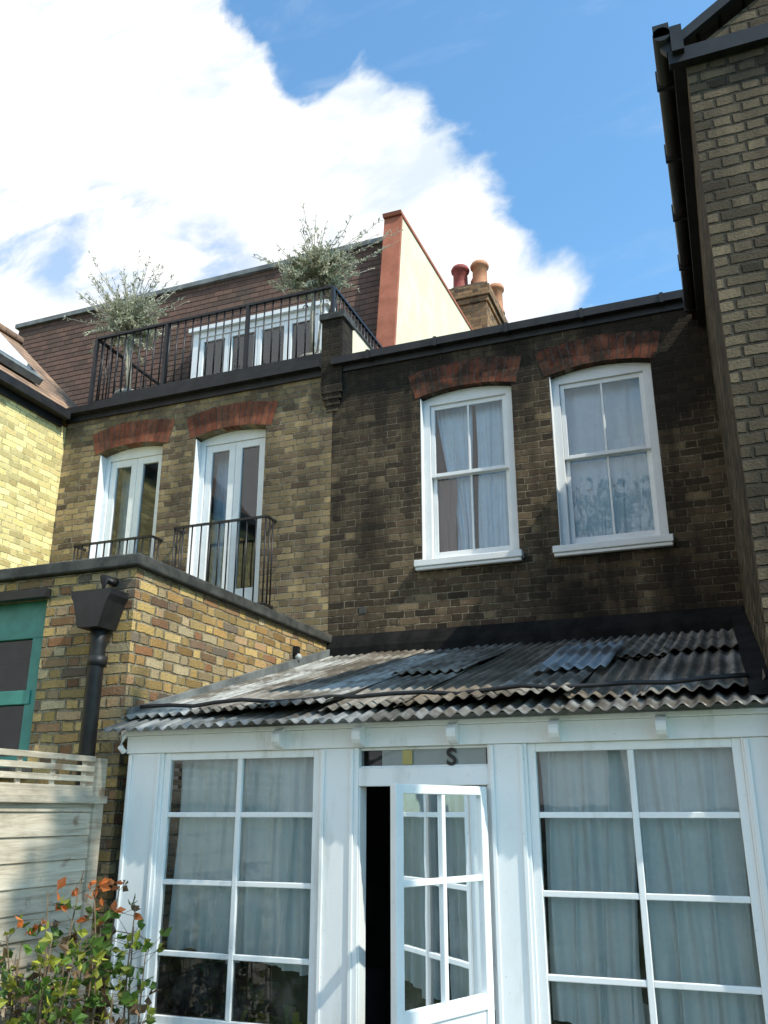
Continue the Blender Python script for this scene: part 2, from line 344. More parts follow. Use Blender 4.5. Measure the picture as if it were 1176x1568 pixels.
def room(b,x0,x1,y0,y1,z0,z1,m):
    b.face([(x0,y1,z0),(x1,y1,z0),(x1,y1,z1),(x0,y1,z1)],m)
    b.face([(x0,y0,z0),(x0,y1,z0),(x0,y1,z1),(x0,y0,z1)],m)
    b.face([(x1,y0,z0),(x1,y1,z0),(x1,y1,z1),(x1,y0,z1)],m)
    b.face([(x0,y0,z0),(x1,y0,z0),(x1,y1,z0),(x0,y1,z0)],m)
    b.face([(x0,y0,z1),(x1,y0,z1),(x1,y1,z1),(x0,y1,z1)],m)

def curtain(b,x0,x1,y,zt,zb,m,folds=9,amp=.03,hem=None,seed=0,pinch=None):
    rd=random.Random(seed); nx=int(folds*12); nz=16
    ph=[rd.uniform(0,6.28) for _ in range(4)]
    def pt(i,j):
        u=i/nx; v=j/nz
        x=x0+(x1-x0)*u
        s_=math.sin(u*folds*6.283+ph[0]+1.2*math.sin(u*7+ph[1])+.5*math.sin(v*3+u*9))
        wv=(abs(s_)**.7*(1 if s_>0 else -1))*amp*(.6+.5*v)*(.6+.4*math.sin(u*11+ph[3]))
        wv+=math.sin(u*folds*2.3*6.283+ph[2]+v)*amp*.25
        zz=zb+(hem(u) if hem else 0)
        z=zt+(zz-zt)*v
        if pinch:
            c,k=pinch; f=v**1.3*k if v<.8 else .8**1.3*k; x=x+(c-x)*f
        return (x+.012*math.sin(v*5+u*20),y+wv,z)
    i0=len(b.v); k=b._m(m)
    for j in range(nz+1):
        for i in range(nx+1): b.v.append(pt(i,j))
    for j in range(nz):
        for i in range(nx):
            a=i0+j*(nx+1)+i; b.f.append((a,a+nx+1,a+nx+2,a+1)); b.mi.append(k); b.sm.append(True)

# ------------------------------------------------------------------ ground
g=MB(); g.face([(-400,-400,-1.8),(400,-400,-1.8),(400,400,-1.8),(-400,400,-1.8)],'grass'); g.build('ground')
g=MB()
for ix in range(6):
    for iy in range(4):
        x=-3.6+ix*.62; y=2.2+iy*.62; g.box(x,x+.605,y,y+.605,-1.795,-1.765+random.uniform(-.004,.004),'pave')
g.build('patio_paving',bevel=.005)

# ------------------------------------------------------------------ main brick house
YW=8.3
H=empty('brick_house')
SPR=4.31; RISE=.07
sashes=[(-2.80,-1.78),(-1.38,-.36)]
wall_with_holes('rear_wall',H,(-3.845,.6,YW,YW+.3,-1.8,4.86),'brick_main',[arch_poly(a,c,2.45,SPR,RISE) for a,c in sashes])
ar=MB()
for a,c in sashes: voussoirs(ar,a-.03,c+.03,SPR-.004,RISE,YW,m='red_dk')
ar.build('brick_arches',H,bevel=.003)
for k,(a,c) in enumerate(sashes):
    w=MB(); yf=YW+.09
    cx=(a+c)/2
    w.box(a+.002,a+.085,yf,yf+.12,2.452,SPR-.07,'upvc'); w.box(c-.085,c-.002,yf,yf+.12,2.452,SPR-.07,'upvc')
    w.prism([(a+.002,SPR-.07),(c-.002,SPR-.07)]+arch_poly(a+.002,c-.002,0,SPR-.003,RISE-.003)[2:],yf,yf+.12,'upvc')
    w.box(a+.1,c-.1,yf+.02,yf+.11,2.452,2.50,'upvc')
    w.box(a+.0015,a+.012,YW+.006,yf-.001,2.455,SPR-.01,'upvc')
    def sash(z0,z1,y0,br,tr):
        s0,s1=a+.087,c-.087
        w.box(s0,s0+.045,y0,y0+.04,z0,z1,'upvc'); w.box(s1-.045,s1,y0,y0+.04,z0,z1,'upvc')
        w.box(s0+.045,s1-.045,y0+.001,y0+.039,z0,z0+br,'upvc'); w.box(s0+.045,s1-.045,y0+.001,y0+.039,z1-tr,z1,'upvc')
        w.box(cx-.011,cx+.011,y0+.004,y0+.034,z0+br,z1-tr,'upvc')
    sash(3.40,SPR-.072,yf+.025,.04,.05); sash(2.505,3.435,yf+.07,.07,.04)
    w.build('sash_frame_%d'%k,H,bevel=.004)
    s=MB(); s.box(a-.06,c+.04,YW-.09,YW+.12,2.375,2.445,'upvc'); s.box(a-.05,c+.03,YW-.075,YW-.02,2.34,2.374,'white'); s.build('stone_sill_%d'%k,H,bevel=.008)
    gl=MB()
    gl.face([(a+.13,yf+.045,3.43),(c-.13,yf+.045,3.43),(c-.13,yf+.045,SPR-.12),(a+.13,yf+.045,SPR-.12)],'glass2')
    gl.face([(a+.13,yf+.09,2.57),(c-.13,yf+.09,2.57),(c-.13,yf+.09,3.40),(a+.13,yf+.09,3.40)],'glass2')
    gl.build('panes_%d'%k,H)
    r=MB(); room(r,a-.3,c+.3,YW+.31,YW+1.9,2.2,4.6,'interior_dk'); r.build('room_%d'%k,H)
cu=MB()
curtain(cu,-2.70,-2.30,YW+.27,4.28,2.5,'curtain_b',5,.022,seed=1,pinch=(-2.30,.75))
curtain(cu,-2.70,-2.48,YW+.225,3.40,2.5,'curtain_r',4,.012,seed=2)
curtain(cu,-2.25,-1.84,YW+.26,4.28,2.5,'curtain_b',5,.025,seed=3)
curtain(cu,-1.36,-.38,YW+.26,4.3,3.1,'curtain_b',5,.02,seed=4)
curtain(cu,-.94,-.38,YW+.25,3.6,2.5,'curtain_b',4,.025,seed=5)
curtain(cu,-1.36,-.92,YW+.27,3.6,2.5,'curtain_b',4,.022,seed=6)
cu.build('sash_curtains',H)
ro=MB()
ro.box(-3.84,.1,YW-.10,YW+.02,4.875,4.965,'black')
ro.box(-3.84,.1,YW-.025,YW-.003,4.80,4.874,'black')
ro.face([(-3.84,YW-.02,4.97),(.6,YW-.02,4.97),(.6,10.2,5.2),(-3.84,10.2,5.2)],'lead')
ro.box(-3.8,.6,10.2,10.5,-1.8,5.2,'brick_main')
ro.prismX([(10.1,5.0),(15,7.4),(20,5.0)],-3.8,6,'tile')
for i in range(5): x=-3.4+i*.8; ro.box(x,x+.035,YW-.115,YW-.01,4.86,4.97,'black')
ro.build('roof_and_gutter',H)
ms=MB()
ms.box(-3.5,-3.42,YW-.006,YW+.01,1.95,2.03,'coping')
ms.prismX([(YW-.10,1.49),(YW-.002,1.49),(YW-.002,1.74),(YW-.02,1.74),(YW-.09,1.60)],-3.82,.19,'lead_dk')
ms.build('flashing',H,bevel=.01)

# ------------------------------------------------------------------ left neighbour house
L=empty('terraced_house')
frs=[(-7.06,-6.12),(-5.66,-4.70)]
wall_with_holes('rear_wall',L,(-7.65,-3.85,YW,YW+.3,-1.8,4.86),'brick_left',[arch_poly(a,c,2.15,SPR-.02,RISE) for a,c in frs])
ar=MB()
for a,c in frs: voussoirs(ar,a-.05,c+.05,SPR-.024,RISE,YW)
ar.build('brick_arches',L,bevel=.003)
for k,(a,c) in enumerate(frs):
    w=MB(); yf=YW+.13; cx=(a+c)/2; T=SPR-.02
    w.box(a+.002,a+.07,yf,yf+.1,2.16,T-.07,'upvc'); w.box(c-.07,c-.002,yf,yf+.1,2.16,T-.07,'upvc')
    w.prism([(a+.002,T-.07),(c-.002,T-.07)]+arch_poly(a+.002,c-.002,0,T-.003,RISE-.003)[2:],yf,yf+.1,'upvc')
    for s0,s1 in ((a+.073,cx-.002),(cx+.002,c-.073)):
        y0=yf+.02
        w.box(s0,s0+.085,y0,y0+.05,2.2,T-.073,'upvc'); w.box(s1-.085,s1,y0,y0+.05,2.2,T-.073,'upvc')
        w.box(s0+.085,s1-.085,y0+.001,y0+.049,T-.16,T-.073,'upvc'); w.box(s0+.085,s1-.085,y0+.001,y0+.049,2.2,2.4,'upvc')
    w.box(a+.0015,a+.012,YW+.006,yf-.001,2.16,T-.02,'upvc')
    w.build('french_window_%d'%k,L,bevel=.004)
    gl=MB(); gl.face([(a+.1,yf+.045,2.3),(c-.1,yf+.045,2.3),(c-.1,yf+.045,T-.1),(a+.1,yf+.045,T-.1)],'glass2'); gl.build('panes_%d'%k,L)
    r=MB(); room(r,a-.2,c+.2,YW+.31,YW+2,1.9,4.6,'interior'); r.build('room_%d'%k,L)
cu=MB(); curtain(cu,-7.0,-6.75,YW+.4,4.25,2.2,'curtain',3,.03,seed=21); curtain(cu,-5.6,-5.42,YW+.4,4.25,2.2,'curtain_b',3,.03,seed=22); cu.build('curtains',L)
def juliet(x0,x1,zt,zb,name):
    j=MB(); y=YW-.2
    for z in (zt,zb): j.box(x0,x1,y-.014,y+.014,z-.025,z,'iron')
    n=int(round((x1-x0)/.115))
    for i in range(n+1):
        x=x0+.012+(x1-x0-.024)*i/n; j.tube([(x,y,zb-.01),(x,y,zt-.01)],.010,'iron',6)
    for x in (x0,x1):
        for z in (zt,zb): j.box(x-.012,x+.012,y+.014,YW-.001,z-.025,z,'iron')
        for yy in (y+.07,y+.14): j.tube([(x,yy,zb-.01),(x,yy,zt-.01)],.010,'iron',6)
    j.build(name,L)
juliet(-5.72,-4.52,3.10,2.12,'juliet_railing_0'); juliet(-7.12,-6.02,3.04,2.12,'juliet_railing_1')
t=MB()
t.box(-7.65,-3.98,YW-.11,YW+.02,4.875,4.965,'black')
t.box(-7.65,-3.98,YW-.03,YW-.003,4.79,4.874,'black')
t.box(-7.0,-3.98,YW+.03,YW+.12,4.97,5.13,'black')
t.box(-7.6,-3.86,YW+.13,10.5,4.86,4.95,'lead')
t.box(-3.98,-3.72,YW-.045,YW+.25,4.62,5.50,'brick_main'); t.box(-4.01,-3.69,YW-.075,YW+.28,5.50,5.58,'coping')
for i in range(4):
    t.box(-3.98+.02*i,-3.72-.02*i,YW-.045+.01*i,YW-.001,4.62-.075*(i+1),4.62-.075*i-.001,'brick_main')
t.box(-3.98,-3.78,YW+.26,10.35,4.9,5.62,'render'); t.box(-4.0,-3.76,YW+.30,10.3,5.621,5.65,'coping')
t.prismX([(10.1,4.9),(15.2,4.9),(15.2,8.78),(10.62,8.62)],-4.07,-3.82,'render')
t.prismX([(10.04,5.0),(10.098,5.0),(10.615,8.60),(10.56,8.60)],-4.09,-3.81,'terra')
t.prismX([(10.52,8.605),(15.2,8.785),(15.2,8.83),(10.50,8.66)],-4.10,-3.80,'terra')
t.build('party_wall',L)
mn=MB()
XL=-11.1
mn.face([(XL,10.36,4.9),(-4.10,10.36,4.9),(-4.10,10.72,8.30),(XL-.15,10.72,8.30)],'tile')
mn.face([(XL,10.36,4.9),(XL-.15,10.72,8.3),(XL-.15,16,8.3),(XL,16,4.9)],'tile')
mn.box(XL-.2,-4.11,10.66,10.80,8.30,8.38,'lead')
mn.face([(XL-.15,10.8,8.36),(-4.14,10.8,8.36),(-4.14,16,8.5),(XL-.15,16,8.5)],'lead')
mn.box(XL,-4.1,10.5,16,-1.8,4.9,'brick_left')
mn.build('mansard_roof',L)
d=MB(); x0,x1,zt,zb=-7.2,-4.92,7.12,4.97; y=10.30
d.box(x0-.06,x1+.06,y-.06,y+.4,zt,zt+.07,'upvc')
d.box(x0,x0+.12,y,y+.1,zb,zt,'upvc'); d.box(x1-.12,x1,y,y+.1,zb,zt,'upvc'); d.box(x0+.12,x1-.12,y+.001,y+.1,zt-.1,zt,'upvc')
ww=(x1-x0-.24)/4
for i in range(4):
    a=x0+.12+ww*i+.004; c=a+ww-.008
    d.box(a,a+.06,y+.02,y+.07,zb,zt-.103,'upvc'); d.box(c-.06,c,y+.02,y+.07,zb,zt-.103,'upvc'); d.box(a+.06,c-.06,y+.021,y+.069,zt-.17,zt-.103,'upvc')
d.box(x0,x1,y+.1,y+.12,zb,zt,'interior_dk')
d.face([(x0+.1,y+.05,zb),(x1-.1,y+.05,zb),(x1-.1,y+.05,zt-.1),(x0+.1,y+.05,zt-.1)],'glass2')
d.build('terrace_doors',L,bevel=.004)
r=MB(); zt,zb=6.08,5.12; y=8.42; xa,xb=-7.42,-3.93
r.box(xa,xb,y-.024,y+.024,zt-.03,zt,'iron'); r.box(xa,xb,y-.012,y+.012,zb-.02,zb,'iron')
n=int((xb-xa)/.115)
for i in range(n+1):
    x=xa+.01+(xb-xa-.02)*i/n; r.tube([(x,y,zb-.01),(x,y,zt-.01)],.011,'iron',6)
for x in (xa,-6.3,-5.1,xb): r.box(x-.022,x+.022,y-.022,y+.022,4.95,zt-.031,'iron')
for x in (xa,xb):
    r.box(x-.02,x+.02,y+.024,10.15,zt-.03,zt,'iron'); r.box(x-.012,x+.012,y+.023,10.15,zb+.55*(x==xb)-.02,zb+.55*(x==xb),'iron')
    for i in range(1,16):
        yy=y+i*.11; r.tube([(x,yy,zb+.55*(x==xb)-.01),(x,yy,zt-.01)],.011,'iron',6)
r.build('terrace_railing',L)
e=MB()
EX,EY=-3.83,5.02
ext=wall_with_holes('extension_front',L,(-7.64,EX,EY,EY+.3,-1.8,1.655),'brick_ext',[[(-6.6,.30),(-4.60,.30),(-4.60,1.50),(-6.6,1.50)]])
e.box(EX-.3,EX,EY+.3,YW-.001,-1.8,1.655,'brick_ext','fk')
e.box(-7.64,EX-.3,EY+.3,YW-.001,1.45,1.6,'lead')
e.build('extension_side_wall',L)
e=MB()
e.box(-7.64,EX+.045,EY-.05,EY+.33,1.66,1.75,'coping'); e.box(EX-.34,EX+.045,EY+.33,YW-.004,1.66,1.75,'coping')
e.build('extension_coping',L,bevel=.012)
w=MB(); y=EY+.06
w.box(-6.6,-4.602,y,y+.07,1.22,1.498,'teal'); w.box(-6.6,-4.602,y,y+.07,.302,.38,'teal')
for x in (-6.6,-5.95,-5.30,-4.75): w.box(x,x+.145,y+.001,y+.069,.38,1.22,'teal')
w.box(-6.5,-4.7,y-.01,y+.06,.74,.84,'teal')
w.box(-6.7,-4.56,EY-.10,EY+.05,.24,.298,'coping')
w.box(-6.65,-4.57,EY-.07,EY-.004,1.49,1.56,'black')
w.build('kitchen_window',L,bevel=.004)
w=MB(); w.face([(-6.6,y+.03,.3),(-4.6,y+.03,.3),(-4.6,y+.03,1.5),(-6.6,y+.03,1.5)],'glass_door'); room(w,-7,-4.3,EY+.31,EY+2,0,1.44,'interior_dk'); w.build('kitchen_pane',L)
w=MB()
hx=-4.03
w.prism([(hx-.085,1.20),(hx+.085,1.20),(hx+.14,1.38),(hx+.165,1.42),(hx+.165,1.46),(hx-.165,1.46),(hx-.165,1.42),(hx-.14,1.38)],EY-.22,EY-.02,'black')
w.tube([(hx,EY-.1,1.23),(hx,EY-.09,1.1),(hx,EY-.08,-1.75)],.055,'black',12)
for z in (.95,-.4): w.tube([(hx,EY-.08,z),(hx,EY-.08,z+.07)],.066,'black',12)
w.tube([(hx+.02,EY+.02,1.56),(hx+.02,EY-.12,1.56),(hx+.02,EY-.13,1.40)],.035,'black',10)
w.build('rainwater_downpipe',L)

# chimney
C=empty('chimney_stack')
c=MB(); c.box(-4.56,-3.74,15.5,17.3,5,10.0,'brick_chim'); c.box(-4.60,-3.70,15.46,17.34,10.0,10.12,'brick_chim'); c.box(-4.65,-3.65,15.41,17.39,10.12,10.36,'brick_chim')
c.box(-4.59,-3.71,15.47,17.33,10.36,10.45,'brick_chim')
c.box(-4.5,-3.8,15.55,17.25,10.45,10.52,'coping'); c.build('stack',C,bevel=.01)
c=MB()
def pot(x,y,h,r,m): c.lathe((x,y,10.5),[(r*1.15,0),(r*1.1,.06),(r*.95,.1),(r*.9,h*.8),(r*1.15,h*.83),(r*1.2,h*.9),(r*1.0,h),(r*.75,h),(r*.75,h*.6),(0,h*.6)],m)
pot(-4.38,15.85,.66,.17,'pot_red'); pot(-3.95,15.85,.66,.17,'pot_or'); pot(-4.12,16.4,.66,.15,'pot_red'); pot(-3.86,16.9,.72,.16,'pot_or'); pot(-4.36,16.9,.7,.15,'pot_red')
c.build('pots',C)

# ------------------------------------------------------------------ far-left house
F=empty('tiled_roof_house')
f=MB(); f.box(-12,-7.655,3.5,YW+.6,-1.8,4.74,'brick_side')
f.box(-7.75,-7.50,3.4,YW-.12,4.79,4.90,'black'); f.box(-7.65,-7.62,3.4,YW-.12,4.70,4.789,'black')
f.build('side_wall',F)
f=MB()
f.face([(-7.60,3.4,4.91),(-7.60,9.0,4.91),(-9.45,9.0,6.76),(-9.45,3.4,6.76)],'tile2')
f.face([(-11.3,3.4,4.91),(-9.45,3.4,6.76),(-9.45,9.0,6.76),(-11.3,9.0,4.91)],'tile2')
f.face([(-7.60,9.0,4.90),(-11.3,9.0,4.9),(-9.45,9.0,6.76)],'brick_side')
f.face([(-7.60,3.4,4.90),(-11.3,3.4,4.9),(-9.45,3.4,6.76)],'brick_side')
f.tube([(-9.45,3.35,6.78),(-9.45,9.05,6.78)],.08,'tile2',8)
f.build('roof',F)
f=MB(); n=Vector((.7071,0,.7071)); u=Vector((-.7071,0,.7071))
f.obox(Vector((-8.45,7.15,5.78))+n*.06,u*.75,(0,.85,0),n*.05,'lead'); f.obox(Vector((-8.45,7.15,5.78))+n*.12,u*.66,(0,.76,0),n*.008,'glass2'); f.build('skylight',F,bevel=.01)

# ------------------------------------------------------------------ right house
R=empty('gabled_house')
RX,RY=.205,4.80
r=MB(); r.box(RX,4.6,RY,16,-1.8,4.58,'brick_right')
r.face([(RX,RY,4.58),(4.6,RY,4.58),(2.4,RY,6.0)],'brick_right')
r.build('walls',R)
r=MB()
for s in (1,-1):
    xe=.08 if s==1 else 4.72
    r.face([(xe,RY-.05,4.66),(xe,16,4.66),(2.4,16,6.2),(2.4,RY-.05,6.2)],'tile')
    r.obox(((xe+2.4)/2,RY-.04,5.39),((2.4-xe)/2,0,.77 ),(0,.022,0),(-.018,0,.028),'black')
r.box(RX-.10,4.7,RY-.06,RY-.002,4.50,4.61,'black')
r.box(.03,.13,RY-.10,YW-.11,4.70,4.80,'black'); r.box(.131,.204,RY-.10,YW-.02,4.56,4.76,'black')
r.tube([(.08,RY-.10,4.72),(.08,YW-.1,4.72)],.055,'black',10)
for i in range(5): r.box(.015,.14,RY+.3+i*.75,RY+.33+i*.75,4.66,4.815,'black')
r.build('roof_and_gutter',R)

# ------------------------------------------------------------------ conservatory
K=empty('lean_to_conservatory')
YC=4.9
k=MB(); W='white'
yb=YC+.09
k.box(-3.67,-3.40,YC,yb,-1.78,.36,W)
k.box(-3.66,-3.60,yb,5.0,-1.78,.44,W)
k.box(-2.31,-2.06,YC,yb,-1.78,.36,W)
k.box(-1.29,-1.07,YC,yb,-1.78,.36,W)
k.box(.02,.20,YC,yb,-1.78,.36,W)
k.box(-3.68,.20,YC-.012,yb-.001,.361,.47,W)
k.box(-3.40,-2.31,YC+.001,yb-.002,-1.78,-1.16,W); k.box(-1.07,.02,YC+.001,yb-.002,-1.78,-1.20,W)
k.box(-2.06,-1.29,YC+.002,yb-.002,.145,.245,W)
k.box(-3.69,.20,YC-.03,YC+.02,.471,.50,W)
for x in (-3.645,-3.43,-2.285,-2.10,-1.265,-1.10,.045):
    k.box(x-.012,x+.012,YC-.012,YC-.001,-1.7,.355,W)
for a,c,zb in ((-3.40,-2.31,-1.16),(-1.07,.02,-1.20)):
    y0,y1=YC+.015,YC+.06
    k.box(a,a+.045,y0,y1,zb,.36,W); k.box(c-.045,c,y0,y1,zb,.36,W)
    k.box(a+.045,c-.045,y0+.001,y1-.001,.315,.36,W); k.box(a+.045,c-.045,y0+.001,y1-.001,zb,zb+.05,W)
    cx=(a+c)/2; k.box(cx-.016,cx+.016,y0+.003,y1-.003,zb+.05,.315,W)
    for i,z in enumerate((-.01,-.395,-.785)):
        k.box(a+.045,cx-.016,y0+.006,y1-.006,z-.015,z+.015,W); k.box(cx+.016,c-.045,y0+.006,y1-.006,z-.015,z+.015,W)
k.box(-2.06,-2.052,YC+.01,yb+.02,-1.78,.145,W); k.box(-1.30,-1.29,YC+.01,yb+.02,-1.78,.145,W)
k.box(-2.06,-1.29,YC+.03,YC+.06,.245,.258,W); k.box(-2.06,-1.29,YC+.03,YC+.06,.345,.36,W)
k.box(-2.10,-1.26,YC-.04,yb+.1,-1.79,-1.74,'coping')
k.build('frame',K,bevel=.004)
k=MB()
for x in (-2.56,-2.04,-1.47,-.90,-.35):
    prof=[(YC-.013,.365)]+[(YC-.013-.085*math.sin(q),.425-.06*math.cos(q)) for q in [math.pi/8*i for i in range(9)]]+[(YC-.013,.475)]
    k.prismX(prof[::-1],x-.026,x+.026,W)
k.tube([(-3.69,YC+.02,.50),(-3.70,YC-.04,.46),(-3.70,YC-.05,.40),(-3.69,YC-.02,.37)],.02,W,8)
k.build('rafter_tails',K,bevel=.004)
k=MB()
for a,c,zb in ((-3.36,-2.35,-1.12),(-1.03,-.02,-1.16)):
    cx=(a+c)/2; zz=[zb,-.785,-.395,-.01,.32]
    for q in range(4):      # each pane a touch out of true, as old panes are
        for xa_,xb_ in ((a,cx),(cx,c)):
            e1,e2,e3=(random.uniform(-.003,.003) for _ in range(3))
            k.face([(xa_,YC+.037+e1,zz[q]),(xb_,YC+.037+e2,zz[q]),(xb_,YC+.037+e3,zz[q+1]),(xa_,YC+.037+e1+e3-e2,zz[q+1])],'glass')
k.face([(-2.06,YC+.045,.25),(-1.29,YC+.045,.25),(-1.29,YC+.045,.355),(-2.06,YC+.045,.355)],'glass_door')
k.build('panes',K)
k=MB()
curtain(k,-3.35,-2.86,YC+.125,.33,-.80,'curtain',4,.036,seed=31,hem=lambda u:.03*math.sin(u*5))
curtain(k,-2.88,-2.34,YC+.13,.33,-.84,'curtain',4.5,.036,seed=32,hem=lambda u:.03*math.sin(u*4+1))
curtain(k,-1.03,-.54,YC+.135,.33,-1.0,'curtain',4,.038,seed=33,hem=lambda u:-.10*u+.02*math.sin(u*14),pinch=(-.95,.12))
curtain(k,-.56,-.01,YC+.13,.33,-1.05,'curtain',4.5,.038,seed=34,hem=lambda u:.12*(u-.2)**2+.02*math.sin(u*11),pinch=(-.1,.10))
curtain(k,-1.50,-1.30,YC+.30,.2,-1.0,'curtain',3,.03,seed=35)
curtain(k,-.9,-.1,YC+.45,-.95,-1.35,'curtain',8,.05,seed=36,hem=lambda u:.1*math.sin(u*6))
k.build('curtains',K)
k=MB(); k.box(-1.80,-1.74,YC+.034,YC+.037,.262,.343,'card'); k.box(-2.05,-1.30,YC+.14,YC+.15,.15,.36,'interior_dk'); k.box(-1.93,-1.31,YC+.047,YC+.055,.258,.345,'board'); k.build('transom_card_and_reflection',K)  # pale panel behind the glass stands in for the transom's pale reflection
cu_=bpy.data.curves.new('letter','FONT'); cu_.body='S'; cu_.size=.13; cu_.extrude=.002; cu_.offset=.003; to=bpy.data.objects.new('transom_letter',cu_); col.objects.link(to); to.parent=K
to.rotation_euler=(math.pi/2,0,0); to.location=(-1.535,YC+.028,.256); cu_.materials.append(M['iron'])
# open door leaf
dl=MB(); DW,DH=.73,1.86; th=.02
def dbox(a,c,z0,z1,t=th,o=0): dl.box(-c,-a,-t+o,t+o,z0,z1,'upvc')
st=.055; z1=.135; z0=-1.73
dbox(0,st,z0,z1); dbox(DW-st,DW,z0,z1); dbox(st,DW-st,z1-.045,z1,th-.001); dbox(st,DW-st,-.93,-.86,th-.001); dbox(st,DW-st,z0,z0+.15,th-.001)
dbox(DW/2-.014,DW/2+.014,-.86,z1-.045,th-.004)
dbox(st,DW/2-.014,-.335,-.305,th-.005); dbox(DW/2+.014,DW-st,-.335,-.305,th-.005)
dbox(st,DW-st,z0+.15,-.93,.008)
dl.face([(-st,.0,-.87),(-DW+st,.0,-.87),(-DW+st,.0,z1-.04),(-st,.0,z1-.04)],'glass_door')
do=dl.build('door_leaf',K,bevel=.004); do.location=(-1.31,YC-.02,0); do.rotation_euler=(0,0,math.radians(68))
k=MB()
for z in (-.1,-.75,-1.4): k.tube([(-1.305,YC-.02,z),(-1.305,YC-.02,z+.08)],.01,'iron',8)
k.build('hinges',K)
# roof sheets
def sheet(b,x0,x1,ya,za,yb_,zb_,m,pitch=.084,amp=.013,yaw=0,ph=0,sag=0,lift=0):
    nx=int((x1-x0)/pitch*8); ny=10; i0=len(b.v); kk=b._m(m)
    for j in range(ny+1):
        v=j/ny
        for i in range(nx+1):
            x=x0+(x1-x0)*i/nx
            z=za+(zb_-za)*v+amp*math.sin(2*math.pi*x/pitch+ph)-sag*math.sin(math.pi*v)+lift*(x-x0)/(x1-x0)*(1-v)+.004*math.sin(v*9+x*4)
            y=ya+(yb_-ya)*v+.012*math.sin(x*3+j)*(j==0)
            b.v.append((x+yaw*(v-.5),y,z))
    for j in range(ny):
        for i in range(nx):
            a=i0+j*(nx+1)+i; b.f.append((a,a+1,a+nx+2,a+nx+1)); b.mi.append(kk); b.sm.append(True)
k=MB()
def zr(y): return .505+(y-4.72)*.288
x=-3.79
for i in range(4):
    w_=1.02; x1=min(x+w_,.19); sheet(k,x,x1,4.72+random.uniform(-.015,.015),zr(4.72)-.005+.004*i,5.5,zr(5.5)-.01+.004*i,'corc',ph=0)
    x+=.985
x=-3.8; i=0
mats=['cor4','cor1','cor4','cor1','cor2','cor1','cor2','cor1','cor2']
ws=[.50,.55,.42,.50,.46,.50,.44,.52,.6]
while x<.15:
    w_=ws[i]; x1=min(x+w_+.06,.19)
    y0=4.90+random.uniform(-.05,.05)+(.04 if i>5 else 0)
    if i in (3,6,7):
        sheet(k,x,x1,y0,zr(y0)+.035+.012*(i%3),6.6,zr(6.6)+.02+.01*(i%2),mats[i],yaw=random.uniform(-.03,.03),ph=i*.7,lift=random.uniform(-.02,.03))
        sheet(k,x,x1,6.35+.1*(i-5),zr(6.35)+.055+.01*(i%2)+.029*(i-5),8.24,zr(8.24)+.01,mats[(i*2+1)%8],sag=.01,ph=i*1.1)
    else:
        sheet(k,x,x1,y0,zr(y0)+.035+.012*(i%3),8.24,zr(8.24)+.012*(i%2),mats[i],sag=.012,yaw=random.uniform(-.04,.04),ph=i*.7,lift=random.uniform(-.02,.03))
    x+=w_; i+=1
sheet(k,-1.20,-.72,5.75,zr(5.75)+.082,7.1,zr(7.1)+.085,'cor3',ph=1)
so=k.build('corrugated_roof',K); sm_=so.modifiers.new('t','SOLIDIFY'); sm_.thickness=.003
k=MB()
k.tube([(-3.7+.2*i,5.02+.05*math.sin(i*1.3),zr(5.02)+.082+.010*math.sin(i*2.1)) for i in range(20)],.014,'black',6)
for y in (4.95,6.0,7.1,8.1): k.box(-3.78,.18,y,y+.05,zr(y)-.09,zr(y)-.035,W)
for x in (-3.7,-2.56,-2.04,-1.47,-.90,-.35,.12): k.prismX([(4.95,zr(4.95)-.13),(8.2,zr(8.2)-.16),(8.2,zr(8.2)-.095),(4.95,zr(4.95)-.091)],x-.025,x+.025,W)
k.prismX([(4.85,zr(4.85)+.02),(8.25,zr(8.25)+.02),(8.25,zr(8.25)+.16),(4.85,zr(4.85)+.08)],.09,.20,'lead_dk')
k.prismX([(5.05,zr(5.05)),(8.25,zr(8.25)),(8.25,zr(8.25)+.08),(5.05,zr(5.05)+.07)],-3.825,-3.78,'lead')
k.build('rafters_and_flashing',K)
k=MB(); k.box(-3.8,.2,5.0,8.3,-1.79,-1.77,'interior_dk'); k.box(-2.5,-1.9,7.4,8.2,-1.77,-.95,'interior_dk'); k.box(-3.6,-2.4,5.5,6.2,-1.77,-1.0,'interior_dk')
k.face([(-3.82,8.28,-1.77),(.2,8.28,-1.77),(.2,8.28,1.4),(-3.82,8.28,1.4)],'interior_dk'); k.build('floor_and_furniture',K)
k=MB(); k.lathe((EX+.05,7.5,1.40),[(0,-.035),(.025,-.025),(.035,0),(.025,.025),(0,.035)],'board',12); k.box(EX,EX+.05,7.47,7.53,1.42,1.5,'black'); k.build('outdoor_lamp')

# ------------------------------------------------------------------ fence with trellis
fn=empty('wooden_fence'); b=MB()
FX=-3.80; z=-1.75
while z<.03:
    h=.135; b.obox((FX-.01,3.72,z+h/2),(.009,0,.0),(0,1.13,0),(-.005,0,h/2-.0015),'wood'); z+=h
b.box(FX-.05,FX+.03,2.6,4.86,.055,.10,'wood')
for y in (2.62,4.75): b.box(FX-.07,FX+.02,y,y+.09,-1.8,.10 if y<3 else .33,'wood')
b.build('boards',fn,bevel=.003)
b=MB()
for zz in (.125,.185,.245,.305): b.box(FX-.02,FX-.004,2.6,4.75,zz,zz+.035,'wood_l')
for i in range(8): b.box(FX-.036,FX-.021,2.7+i*.28,2.735+i*.28,.10,.34,'wood_l')
b.build('trellis',fn,bevel=.003)

